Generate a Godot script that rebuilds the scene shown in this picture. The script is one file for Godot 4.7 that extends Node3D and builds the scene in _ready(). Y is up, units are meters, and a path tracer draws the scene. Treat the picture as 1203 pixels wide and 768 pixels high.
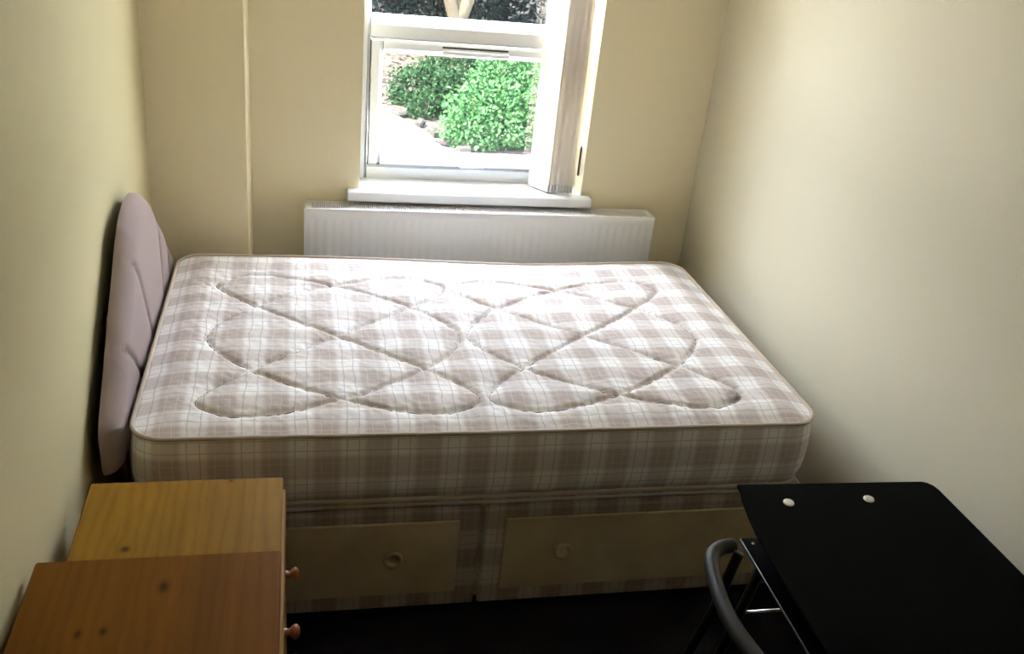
extends Node3D
# A small bedroom: double bed under a window, pine cabinets at left, black desk at right.
# World: x to the right along the bed, y up, z towards the camera; origin on the floor at the bed's front left corner.

const PERIOD := 0.133          # one repeat of the plaid, metres
var rng := RandomNumberGenerator.new()
var used := {}
var M := {}

# ---------------------------------------------------------------- naming
func numbered(called: String) -> String:
	var n: int = used.get(called, 0)
	used[called] = n + 1
	return called if n == 0 else "%s_%03d" % [called, n]

func tag(o: Node, label: String, category: String, group := "", kind := "") -> Node:
	o.set_meta("label", label)
	o.set_meta("category", category)
	if group != "":
		o.set_meta("group", group)
	if kind != "":
		o.set_meta("kind", kind)
	return o

func thing(called: String, at := Vector3.ZERO, turn := 0.0) -> Node3D:
	var o := Node3D.new()
	o.name = numbered(called)
	add_child(o)
	o.position = at
	o.rotation.y = turn
	return o

func put(called: String, mesh: Mesh, m: Material, parent: Node = null) -> MeshInstance3D:
	var o := MeshInstance3D.new()
	o.mesh = mesh
	o.material_override = m
	o.cast_shadow = GeometryInstance3D.SHADOW_CASTING_SETTING_ON
	if parent == null:
		o.name = numbered(called)
		add_child(o)
	else:
		o.name = called
		parent.add_child(o, true)
	return o

func struct(called: String, mesh: Mesh, m: Material, label: String, category: String) -> MeshInstance3D:
	var o := put(called, mesh, m)
	tag(o, label, category, "", "structure")
	return o

# ---------------------------------------------------------------- mesh helpers
func begin(smooth := false) -> SurfaceTool:
	var st := SurfaceTool.new()
	st.begin(Mesh.PRIMITIVE_TRIANGLES)
	st.set_smooth_group(0 if smooth else -1)
	return st

func done(st: SurfaceTool) -> ArrayMesh:
	st.generate_normals()
	return st.commit()

func tri(st: SurfaceTool, a: Vector3, b: Vector3, c: Vector3, out: Vector3) -> void:
	if (a - c).cross(a - b).dot(out) < 0.0:
		var t := b
		b = c
		c = t
	for p: Vector3 in [a, b, c]:
		var n := out.abs()
		var uv := Vector2(p.x, p.z)
		if n.x > n.y and n.x > n.z:
			uv = Vector2(p.z, p.y)
		elif n.z > n.y:
			uv = Vector2(p.x, p.y)
		st.set_uv(uv)
		st.add_vertex(p)

func quad(st: SurfaceTool, a: Vector3, b: Vector3, c: Vector3, d: Vector3, out: Vector3) -> void:
	tri(st, a, b, c, out)
	tri(st, a, c, d, out)

# a box between two corners, its edges chamfered by v
func box(st: SurfaceTool, lo: Vector3, hi: Vector3, v := 0.0, xf := Transform3D.IDENTITY) -> void:
	var c := (lo + hi) / 2
	var h := (hi - lo) / 2
	v = minf(v, minf(h.x, minf(h.y, h.z)) * 0.95)
	var P := func(s: Vector3, ax: int) -> Vector3:   # the corner's vertex on the face across ax
		var q := Vector3.ZERO
		for k in 3:
			q[k] = s[k] * (h[k] if k == ax else h[k] - v)
		return xf * (c + q)
	for ax in 3:
		var b1 := (ax + 1) % 3
		var b2 := (ax + 2) % 3
		for s: float in [-1.0, 1.0]:
			var cs: Array[Vector3] = []
			for w: Vector2 in [Vector2(-1, -1), Vector2(1, -1), Vector2(1, 1), Vector2(-1, 1)]:
				var g := Vector3.ZERO
				g[ax] = s
				g[b1] = w.x
				g[b2] = w.y
				cs.append(P.call(g, ax))
			var o := Vector3.ZERO
			o[ax] = s
			quad(st, cs[0], cs[1], cs[2], cs[3], xf.basis * o)
			if v > 0.0:
				for s2: float in [-1.0, 1.0]:      # the chamfer between the faces across ax and b1
					var g1 := Vector3.ZERO
					g1[ax] = s
					g1[b1] = s2
					g1[b2] = -1
					var g2 := g1
					g2[b2] = 1
					var o2 := Vector3.ZERO
					o2[ax] = s
					o2[b1] = s2
					quad(st, P.call(g1, ax), P.call(g2, ax), P.call(g2, b1), P.call(g1, b1), xf.basis * o2)
	if v > 0.0:
		for sx: float in [-1.0, 1.0]:
			for sy: float in [-1.0, 1.0]:
				for sz: float in [-1.0, 1.0]:
					var s := Vector3(sx, sy, sz)
					tri(st, P.call(s, 0), P.call(s, 1), P.call(s, 2), xf.basis * s)

func boxmesh(lo: Vector3, hi: Vector3, v := 0.0) -> ArrayMesh:
	var st := begin()
	box(st, lo, hi, v)
	return done(st)

# a tube along points; r is one radius; flat squashes it along the second axis
func tube(st: SurfaceTool, pts: Array, r: float, sides := 10, closed := false, caps := true) -> void:
	var n := pts.size()
	var ring: Array = []
	var up := Vector3.UP
	var prev := Vector3.ZERO
	for i in n:
		var a: Vector3 = pts[(i - 1 + n) % n] if closed or i > 0 else pts[i]
		var b: Vector3 = pts[(i + 1) % n] if closed or i < n - 1 else pts[i]
		var t := (b - a).normalized()
		if i == 0:
			if absf(t.dot(up)) > 0.95:
				up = Vector3.RIGHT
			prev = (up - t * up.dot(t)).normalized()
		else:
			prev = (prev - t * prev.dot(t)).normalized()
		var s := t.cross(prev)
		var rr: Array[Vector3] = []
		for k in sides:
			var w := TAU * k / sides
			rr.append((pts[i] as Vector3) + (prev * cos(w) + s * sin(w)) * r)
		ring.append(rr)
	for i in (n if closed else n - 1):
		var j := (i + 1) % n
		for k in sides:
			var k2 := (k + 1) % sides
			var o: Vector3 = (ring[i][k] + ring[i][k2]) / 2 - pts[i]
			quad(st, ring[i][k], ring[i][k2], ring[j][k2], ring[j][k], o)
	if not closed and caps:
		for e in [0, n - 1]:
			var d: Vector3 = (pts[0] - pts[1]) if e == 0 else (pts[n - 1] - pts[n - 2])
			for k in sides:
				tri(st, pts[e], ring[e][k], ring[e][(k + 1) % sides], d)

func tubemesh(pts: Array, r: float, sides := 10, closed := false) -> ArrayMesh:
	var st := begin(true)
	tube(st, pts, r, sides, closed)
	return done(st)

func curve(pts: Array, n := 6) -> Array:           # Catmull-Rom through the points
	var out := []
	for i in pts.size() - 1:
		var p0: Vector3 = pts[maxi(i - 1, 0)]
		var p3: Vector3 = pts[mini(i + 2, pts.size() - 1)]
		for k in n:
			out.append((pts[i] as Vector3).cubic_interpolate(pts[i + 1], p0, p3, float(k) / n))
	out.append(pts[pts.size() - 1])
	return out

# a lathe: profile of Vector2(radius, height), turned about the y axis of xf
func lathe(st: SurfaceTool, prof: Array, xf: Transform3D, sides := 20) -> void:
	for i in prof.size() - 1:
		var a: Vector2 = prof[i]
		var b: Vector2 = prof[i + 1]
		var slope := Vector2(b.y - a.y, a.x - b.x)
		for k in sides:
			var w1 := TAU * k / sides
			var w2 := TAU * (k + 1) / sides
			var d1 := Vector3(cos(w1), 0, sin(w1))
			var d2 := Vector3(cos(w2), 0, sin(w2))
			var o := xf.basis * ((d1 + d2) / 2 * slope.x + Vector3.UP * slope.y)
			var p1 := xf * (d1 * a.x + Vector3.UP * a.y)
			var p2 := xf * (d2 * a.x + Vector3.UP * a.y)
			var p3 := xf * (d2 * b.x + Vector3.UP * b.y)
			var p4 := xf * (d1 * b.x + Vector3.UP * b.y)
			if a.x > 1e-6:
				tri(st, p1, p2, p3, o)
			if b.x > 1e-6:
				tri(st, p1, p3, p4, o)

# a polygon in x,z between two heights, with a chamfered upper rim
func slab(st: SurfaceTool, poly: PackedVector2Array, y0: float, y1: float, v := 0.0) -> void:
	var n := poly.size()
	var c := Vector2.ZERO
	for p in poly:
		c += p / n
	var top: Array[Vector3] = []
	var mid: Array[Vector3] = []
	var low: Array[Vector3] = []
	for p in poly:
		var q := p - (p - c).normalized() * v
		top.append(Vector3(q.x, y1, q.y))
		mid.append(Vector3(p.x, y1 - v, p.y))
		low.append(Vector3(p.x, y0, p.y))
	var ids := Geometry2D.triangulate_polygon(poly)
	for i in range(0, ids.size(), 3):
		tri(st, top[ids[i]], top[ids[i + 1]], top[ids[i + 2]], Vector3.UP)
		tri(st, low[ids[i]], low[ids[i + 1]], low[ids[i + 2]], Vector3.DOWN)
	for i in n:
		var j := (i + 1) % n
		var e := poly[j] - poly[i]
		var o := Vector3(e.y, 0, -e.x)
		if o.dot((mid[i] + mid[j]) / 2 - Vector3(c.x, y1 - v, c.y)) < 0:
			o = -o
		if v > 0.0:
			quad(st, top[i], top[j], mid[j], mid[i], o + Vector3.UP * o.length())
		quad(st, mid[i], mid[j], low[j], low[i], o)

# a smooth sheet of (nu+1) x (nv+1) points; out tells on which side its face is
func sheet(nu: int, nv: int, P: PackedVector3Array, UV: PackedVector2Array, out: Vector3, wrap := false) -> ArrayMesh:
	var w := nu + 1
	var N := PackedVector3Array()
	N.resize(P.size())
	var flip := 0.0
	for j in nv + 1:
		for i in w:
			var i0 := i - 1
			var i1 := i + 1
			if wrap:
				i0 = (i - 1 + nu) % nu
				i1 = (i + 1) % nu
			else:
				i0 = maxi(i0, 0)
				i1 = mini(i1, nu)
			var a := P[j * w + i1] - P[j * w + i0]
			var b := P[mini(j + 1, nv) * w + i] - P[maxi(j - 1, 0) * w + i]
			N[j * w + i] = a.cross(b).normalized()
			if flip == 0.0 and out != Vector3.ZERO and absf(N[j * w + i].dot(out)) > 0.3:
				flip = signf(N[j * w + i].dot(out))
	if flip == 0.0:
		flip = 1.0
	var I := PackedInt32Array()
	for k in N.size():
		N[k] = N[k] * flip
	for j in nv:
		for i in nu:
			var a := j * w + i
			var q := [a, a + 1, a + w + 1, a + w]
			if flip > 0:
				I.append_array(PackedInt32Array([q[0], q[2], q[1], q[0], q[3], q[2]]))
			else:
				I.append_array(PackedInt32Array([q[0], q[1], q[2], q[0], q[2], q[3]]))
	var arr := []
	arr.resize(Mesh.ARRAY_MAX)
	arr[Mesh.ARRAY_VERTEX] = P
	arr[Mesh.ARRAY_NORMAL] = N
	arr[Mesh.ARRAY_TEX_UV] = UV
	arr[Mesh.ARRAY_INDEX] = I
	var m := ArrayMesh.new()
	m.add_surface_from_arrays(Mesh.PRIMITIVE_TRIANGLES, arr)
	return m

# ---------------------------------------------------------------- materials
func paint(c: Color, rough: float, metal := 0.0, spec := 0.5) -> StandardMaterial3D:
	var m := StandardMaterial3D.new()
	m.albedo_color = c
	m.roughness = rough
	m.metallic = metal
	m.metallic_specular = spec
	return m

func noise(freq: float, seed_: int, octaves := 4) -> FastNoiseLite:
	var n := FastNoiseLite.new()
	n.seed = seed_
	n.frequency = freq
	n.fractal_octaves = octaves
	n.noise_type = FastNoiseLite.TYPE_SIMPLEX_SMOOTH
	return n

func bump(m: StandardMaterial3D, freq: float, strength: float, scale: float, size := 256) -> void:
	var im := noise(freq, 7).get_seamless_image(size, size)
	im.convert(Image.FORMAT_RGBA8)
	im.bump_map_to_normal_map(4.0)
	m.normal_enabled = true
	m.normal_texture = ImageTexture.create_from_image(im)
	m.normal_scale = strength
	m.uv1_triplanar = true
	m.uv1_scale = Vector3.ONE * scale

func band(x: float, at: float, half: float, soft: float) -> float:   # 1 inside a stripe, 0 outside, on a ring of length 1
	var d := absf(fposmod(x - at + 0.5, 1.0) - 0.5)
	return 1.0 - smoothstep(half - soft, half + soft, d)

func plaid_image() -> Image:
	var s := 256
	var im := Image.create(s, s, false, Image.FORMAT_RGBA8)
	var nz := noise(0.03, 3)
	var fine := noise(0.35, 5, 2)
	var white := Color(0.955, 0.935, 0.91)
	var taupe := Color(0.755, 0.70, 0.66)
	for j in s:
		for i in s:
			var u := (i + 0.5) / s
			var v := (j + 0.5) / s
			var bu := band(u, 0.5, 0.25, 0.065)
			var bv := band(v, 0.5, 0.25, 0.065)
			var k := 0.5 * bu + 0.5 * bv
			var c := white.lerp(taupe, k * 1.12)
			# thin light threads in the brown bands, thin dark ones in the white bands
			var lu := maxf(band(u, 0.39, 0.008, 0.008), band(u, 0.61, 0.008, 0.008))
			var lv := maxf(band(v, 0.39, 0.008, 0.008), band(v, 0.61, 0.008, 0.008))
			c = c.lerp(Color(0.93, 0.87, 0.80), 0.5 * maxf(lu, lv))
			var du := maxf(band(u, 0.883, 0.010, 0.009), band(u, 0.117, 0.010, 0.009))
			var dv := maxf(band(v, 0.883, 0.010, 0.009), band(v, 0.117, 0.010, 0.009))
			c = c.lerp(Color(0.42, 0.39, 0.40), 0.30 * maxf(du, dv))
			var g := 1.0 + 0.03 * nz.get_noise_2d(i, j) + 0.05 * fine.get_noise_2d(i, j)
			im.set_pixel(i, j, Color(c.r * g, c.g * g, c.b * g))
	im.generate_mipmaps()
	return im

# pine: grain along v; knots are Vector3(u, v, radius) in parts of the picture
func pine_image(w: int, h: int, knots: Array, boards: int, seed_: int, tint: Color) -> Image:
	var im := Image.create(w, h, false, Image.FORMAT_RGBA8)
	var nz := noise(1.0, seed_, 3)
	var r2 := RandomNumberGenerator.new()
	r2.seed = seed_
	var tone := []
	for b in boards:
		tone.append(r2.randf_range(0.95, 1.04))
	for j in h:
		for i in w:
			var u := float(i) / w
			var v := float(j) / h
			var b := int(u * boards) % boards
			var push := 0.0
			var dark := 0.0
			for k: Vector3 in knots:
				var d := Vector2((u - k.x) * 1.0, (v - k.y) * 0.75)
				var l := d.length() / k.z
				push += (u - k.x) * 1.1 * exp(-l * l * 0.12)
				dark = maxf(dark, exp(-l * l * 1.2))
			var ring := u * 60.0 - push * 40.0 + nz.get_noise_2d(u * 3.0 + b * 9.0, v * 0.35) * 3.0 + b * 3.3
			var g := 0.5 + 0.5 * sin(ring * 1.7)
			g = pow(g, 2.5)
			var f := nz.get_noise_2d(u * 190.0, v * 5.0)
			var broad := nz.get_noise_2d(u * 7.0 + 40.0, v * 1.1)
			var L: float = tone[b] * (1.0 - 0.04 * g + 0.05 * f + 0.07 * broad)
			var c := Color(tint.r * L, tint.g * L * (1.0 - 0.04 * g), tint.b * L * (1.0 - 0.12 * g))
			c = c.lerp(Color(0.24, 0.12, 0.04), clampf(dark * 0.85, 0, 1))
			if fposmod(u * boards, 1.0) < 0.007:
				c = c.darkened(0.05)
			im.set_pixel(i, j, c)
	im.generate_mipmaps()
	return im

func tex(im: Image) -> ImageTexture:
	return ImageTexture.create_from_image(im)

func mottled(freq: float, seed_: int, a: Color, b: Color, size := 256, octaves := 5) -> ImageTexture:
	var src := noise(freq, seed_, octaves).get_seamless_image(size, size)
	var im := Image.create(size, size, false, Image.FORMAT_RGBA8)
	for j in size:
		for i in size:
			im.set_pixel(i, j, a.lerp(b, src.get_pixel(i, j).r))
	im.generate_mipmaps()
	return tex(im)

func materials() -> void:
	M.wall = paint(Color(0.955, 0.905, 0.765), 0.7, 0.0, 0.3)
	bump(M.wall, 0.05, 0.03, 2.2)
	M.wall_shade_left = M.wall.duplicate()
	M.wall_shade_left.albedo_color = Color(0.815, 0.77, 0.60)  # same cream paint, the left side's dimness put into its colour
	M.wall_shade_right = M.wall.duplicate()
	M.wall_shade_right.albedo_color = Color(0.83, 0.795, 0.69)  # the cream again, darkened to stand for weaker light on the right
	M.ceiling = paint(Color(0.95, 0.945, 0.93), 0.9)
	M.gloss_white = paint(Color(0.95, 0.95, 0.945), 0.3)
	M.plastic_white = paint(Color(0.96, 0.965, 0.965), 0.28)
	M.radiator = paint(Color(0.93, 0.92, 0.905), 0.35)
	M.rad_dark = paint(Color(0.25, 0.25, 0.25), 0.7)
	M.seal = paint(Color(0.13, 0.13, 0.14), 0.7)
	M.glass = paint(Color(0.93, 0.97, 0.97, 0.015), 0.0)
	M.glass.transparency = BaseMaterial3D.TRANSPARENCY_ALPHA
	M.slat = paint(Color(0.94, 0.90, 0.83), 0.85)
	M.slat.backlight_enabled = true
	M.slat.backlight = Color(0.40, 0.36, 0.30)
	M.weight = paint(Color(0.88, 0.86, 0.82), 0.5)
	M.grey_dark = paint(Color(0.20, 0.20, 0.20), 0.5)
	M.carpet = paint(Color.WHITE, 1.0, 0.0, 0.1)
	M.carpet.albedo_texture = mottled(0.22, 11, Color(0.09, 0.085, 0.10), Color(0.20, 0.19, 0.215))
	bump(M.carpet, 0.3, 1.0, 6.0)
	M.plaid = paint(Color.WHITE, 0.75, 0.0, 0.35)
	var pl := plaid_image()
	M.plaid.albedo_texture = tex(pl)
	M.plaid.rim_enabled = true
	M.plaid.rim = 0.15
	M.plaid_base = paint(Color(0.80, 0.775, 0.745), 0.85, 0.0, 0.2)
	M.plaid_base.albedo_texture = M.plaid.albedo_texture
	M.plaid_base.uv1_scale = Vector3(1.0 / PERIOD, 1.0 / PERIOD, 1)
	M.piping = paint(Color(0.74, 0.67, 0.59), 0.75)
	M.thread = paint(Color(0.52, 0.47, 0.45), 0.8)
	M.base_piping = paint(Color(0.74, 0.72, 0.68), 0.6)
	M.panel = paint(Color(0.77, 0.695, 0.565), 0.8, 0.0, 0.3)
	M.panel.albedo_texture = mottled(0.02, 21, Color(0.9, 0.9, 0.9), Color(1, 1, 1))
	M.headboard = paint(Color(0.655, 0.585, 0.565), 0.9, 0.0, 0.3)
	M.headboard.rim_enabled = true
	M.headboard.rim = 0.25
	bump(M.headboard, 0.25, 0.35, 7.0)
	M.black_cloth = paint(Color(0.03, 0.03, 0.03), 0.9)
	M.strut = paint(Color(0.55, 0.42, 0.26), 0.7)
	M.caster = paint(Color(0.05, 0.05, 0.05), 0.5)
	var honey := Color(0.60, 0.42, 0.13)
	M.pine = paint(Color.WHITE, 0.42)
	M.pine.albedo_texture = tex(pine_image(384, 384, [Vector3(0.3, 0.6, 0.02)], 4, 31, honey))
	M.pine_back = paint(Color.WHITE, 0.45, 0.0, 0.25)
	M.pine_back.albedo_texture = tex(pine_image(512, 384, [Vector3(0.255, 0.75, 0.022), Vector3(0.72, 0.03, 0.012)], 5, 33, Color(0.565, 0.415, 0.10)))
	M.pine_front = paint(Color.WHITE, 0.45, 0.0, 0.2)
	M.pine_front.albedo_texture = tex(pine_image(512, 512, [Vector3(0.53, 0.165, 0.022), Vector3(0.245, 0.365, 0.014), Vector3(0.335, 0.36, 0.015)], 5, 35, Color(0.475, 0.305, 0.075)))
	M.knob = paint(Color(0.58, 0.33, 0.16), 0.25)
	M.knob.clearcoat_enabled = true
	M.knob.clearcoat = 0.6
	M.black_glass = paint(Color(0.030, 0.034, 0.029), 0.55, 0.0, 0.10)
	M.black_metal = paint(Color(0.03, 0.03, 0.032), 0.42)
	M.tray = paint(Color(0.03, 0.03, 0.045), 0.3, 0.0, 0.15)
	M.edge = paint(Color(0.42, 0.44, 0.44), 0.25, 0.6)
	M.chrome = paint(Color(0.86, 0.86, 0.84), 0.22, 1.0)
	M.brushed = paint(Color(0.86, 0.85, 0.82), 0.38, 0.8)
	M.rubber = paint(Color(0.055, 0.055, 0.055), 0.55)
	M.vinyl = paint(Color(0.03, 0.03, 0.03), 0.5)
	M.tubing = paint(Color(0.09, 0.09, 0.09), 0.35, 0.5)
	M.door = paint(Color(0.92, 0.91, 0.88), 0.4)
	# out of doors
	M.path = paint(Color.WHITE, 0.95, 0.0, 0.1)
	M.path.albedo_texture = mottled(0.03, 41, Color(0.62, 0.60, 0.57), Color(0.80, 0.77, 0.72))
	M.path.uv1_triplanar = true
	M.path.uv1_scale = Vector3.ONE * 0.6
	M.soil = paint(Color.WHITE, 1.0, 0.0, 0.0)
	M.soil.albedo_texture = mottled(0.06, 43, Color(0.12, 0.11, 0.10), Color(0.31, 0.29, 0.265))
	M.soil.uv1_triplanar = true
	M.soil.uv1_scale = Vector3.ONE * 0.8
	M.stone = paint(Color(0.17, 0.165, 0.155), 0.95, 0.0, 0.0)
	M.leaf = paint(Color.WHITE, 0.7, 0.0, 0.04)
	M.leaf.vertex_color_use_as_albedo = true
	M.leaf.cull_mode = BaseMaterial3D.CULL_DISABLED
	M.leaf.backlight_enabled = true
	M.leaf.backlight = Color(0.03, 0.04, 0.015)
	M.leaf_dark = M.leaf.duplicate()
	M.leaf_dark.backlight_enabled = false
	M.bark = paint(Color.WHITE, 0.95, 0.0, 0.0)
	M.bark.albedo_texture = mottled(0.05, 47, Color(0.17, 0.15, 0.115), Color(0.36, 0.33, 0.27))
	M.bark.uv1_triplanar = true
	M.bark.uv1_scale = Vector3(3, 1, 3)
	M.litter = paint(Color.WHITE, 0.9, 0.0, 0.0)
	M.litter.vertex_color_use_as_albedo = true
	M.litter.cull_mode = BaseMaterial3D.CULL_DISABLED

# ---------------------------------------------------------------- main
func _ready() -> void:
	rng.seed = 2024
	# camera
	var cam := Camera3D.new()
	cam.name = "camera"
	cam.keep_aspect = Camera3D.KEEP_HEIGHT
	cam.fov = rad_to_deg(2.0 * atan(384.0 / 1116.52))
	cam.near = 0.02
	cam.far = 200.0
	add_child(cam)
	cam.transform = Transform3D(Basis(Vector3.UP, -0.2466) * Basis(Vector3.RIGHT, -0.4479) * Basis(Vector3.BACK, 0.1087), Vector3(0.4106, 1.9884, 2.1144))
	cam.current = true
	# sky and exposure
	var sm := ProceduralSkyMaterial.new()
	sm.sky_top_color = Color(0.74, 0.80, 0.90)
	sm.sky_horizon_color = Color(0.94, 0.95, 0.97)
	sm.sky_curve = 0.2
	sm.ground_bottom_color = Color(0.30, 0.28, 0.25)
	sm.ground_horizon_color = Color(0.55, 0.54, 0.50)
	sm.sun_angle_max = 1.0
	sm.energy_multiplier = 1.0
	var sky := Sky.new()
	sky.sky_material = sm
	var env := Environment.new()
	env.background_mode = Environment.BG_SKY
	env.sky = sky
	env.background_energy_multiplier = 11.0
	env.tonemap_mode = Environment.TONE_MAPPER_LINEAR
	env.tonemap_exposure = 4.5
	env.sdfgi_enabled = true
	env.ssao_enabled = true
	env.ssil_enabled = true
	var we := WorldEnvironment.new()
	we.name = "world"
	we.environment = env
	add_child(we)
	# sun: high, from the left and from behind the house, so that it never shines in at the window
	var sun := DirectionalLight3D.new()
	sun.name = "sun"
	sun.light_color = Color(1.0, 0.95, 0.86)
	sun.light_energy = 6.0
	sun.light_angular_distance = 0.6
	sun.shadow_enabled = true
	add_child(sun)
	sun.look_at_from_position(Vector3.ZERO, Vector3(0.55, -0.95, -0.28), Vector3.FORWARD)
	materials()
	room()
	window()
	outdoors()
	radiator()
	bed()
	cabinets()
	desk()
	chair()

const XL := -0.1               # left wall
const XR := 2.036              # right wall
const ZB := -1.5               # wall with the window
const ZF := 2.75               # wall behind the camera
const H := 2.5
const OX0 := 0.646             # window opening
const OX1 := 1.549
const OY0 := 0.76
const OY1 := 2.28
const ZO := -1.82              # outer face of the window wall
const ZW := -1.64              # inner face of the window frame
const G := -0.5                # ground outside

func room() -> void:
	struct("floor", boxmesh(Vector3(XL - 0.2, -0.15, ZO), Vector3(XR + 0.2, 0, ZF + 0.2)), M.carpet, "dark charcoal carpet covering the bedroom floor", "floor")
	struct("ceiling", boxmesh(Vector3(XL - 0.2, H, ZO), Vector3(XR + 0.2, H + 0.15, ZF + 0.2)), M.ceiling, "plain white bedroom ceiling above the window", "ceiling")
	struct("wall_left", boxmesh(Vector3(XL - 0.2, 0, ZO), Vector3(XL, H, ZF)), M.wall_shade_left, "cream wall with shade painted into its colour behind the headboard and pine cabinets", "wall")
	struct("wall_right", boxmesh(Vector3(XR, 0, ZO), Vector3(XR + 0.2, H, ZF)), M.wall_shade_right, "cream wall with dimmer light painted into its colour at the foot of the bed beside the black desk", "wall")
	struct("wall_front", boxmesh(Vector3(XL - 0.2, 0, ZF), Vector3(XR + 0.2, H, ZF + 0.2)), M.wall, "cream painted wall opposite the window with the door", "wall")
	var st := begin()
	box(st, Vector3(XL, 0, ZO), Vector3(OX0, H, ZB))
	box(st, Vector3(OX1, 0, ZO), Vector3(XR, H, ZB))
	box(st, Vector3(OX0, 0, ZO), Vector3(OX1, OY0, ZB))
	box(st, Vector3(OX0, OY1, ZO), Vector3(OX1, H, ZB))
	struct("wall_back", done(st), M.wall, "cream painted wall with the window and the radiator", "wall")
	struct("wall_boxing", boxmesh(Vector3(XL - 0.02, -0.02, ZB - 0.02), Vector3(0.2385, H + 0.02, -1.31), 0.006), M.wall, "boxed-out strip of cream wall in the corner behind the headboard", "wall")
	# door behind the camera
	var d := thing("door_1", Vector3(0.9, 0, ZF))
	tag(d, "plain white door in the wall opposite the window", "door", "", "structure")
	put("door_leaf", boxmesh(Vector3(-0.40, 0.005, -0.045), Vector3(0.40, 2.0, -0.005), 0.004), M.door, d)
	var fr := begin()
	box(fr, Vector3(-0.48, 0, -0.06), Vector3(-0.41, 2.06, 0), 0.005)
	box(fr, Vector3(0.41, 0, -0.06), Vector3(0.48, 2.06, 0), 0.005)
	box(fr, Vector3(-0.48, 2.01, -0.06), Vector3(0.48, 2.08, 0), 0.005)
	put("door_frame", done(fr), M.gloss_white, d)
	var kn := begin(true)
	lathe(kn, [Vector2(0.025, 0), Vector2(0.025, 0.006), Vector2(0.009, 0.01), Vector2(0.009, 0.035), Vector2(0.024, 0.045), Vector2(0.026, 0.058), Vector2(0.015, 0.068), Vector2(0, 0.07)], Transform3D(Basis(Vector3.RIGHT, -PI / 2), Vector3(-0.34, 1.0, -0.045)))
	put("door_knob", done(kn), M.brushed, d)
	# skirting boards
	struct("baseboard_left", boxmesh(Vector3(XL, 0, -1.31), Vector3(XL + 0.014, 0.095, ZF), 0.004), M.gloss_white, "white skirting board along the wall behind the headboard", "baseboard")
	struct("baseboard_right", boxmesh(Vector3(XR - 0.014, 0, ZB), Vector3(XR, 0.095, ZF), 0.004), M.gloss_white, "white skirting board along the wall beside the desk", "baseboard")
	struct("baseboard_back", boxmesh(Vector3(0.2385, 0, ZB), Vector3(XR - 0.014, 0.095, ZB + 0.014), 0.004), M.gloss_white, "white skirting board under the radiator", "baseboard")

# a uPVC profile bar: its section (z, across) is extruded along one axis
func profile(st: SurfaceTool, sec: Array, a: Vector3, along: Vector3, across: Vector3) -> void:
	var n := sec.size()
	var c := Vector2.ZERO
	for s: Vector2 in sec:
		c += s / n
	var E: Array[Vector3] = []
	var F: Array[Vector3] = []
	for s: Vector2 in sec:
		var p := a + Vector3.BACK * s.x + across * s.y
		E.append(p)
		F.append(p + along)
	for i in n:
		var j := (i + 1) % n
		var m: Vector2 = (sec[i] + sec[j]) / 2 - c
		var e: Vector2 = sec[j] - sec[i]
		var o := Vector2(e.y, -e.x)
		if o.dot(m) < 0:
			o = -o
		quad(st, E[i], E[j], F[j], F[i], Vector3.BACK * o.x + across * o.y)
	var ids := Geometry2D.triangulate_polygon(PackedVector2Array(sec))
	for i in range(0, ids.size(), 3):
		tri(st, E[ids[i]], E[ids[i + 1]], E[ids[i + 2]], -along)
		tri(st, F[ids[i]], F[ids[i + 1]], F[ids[i + 2]], along)

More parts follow.
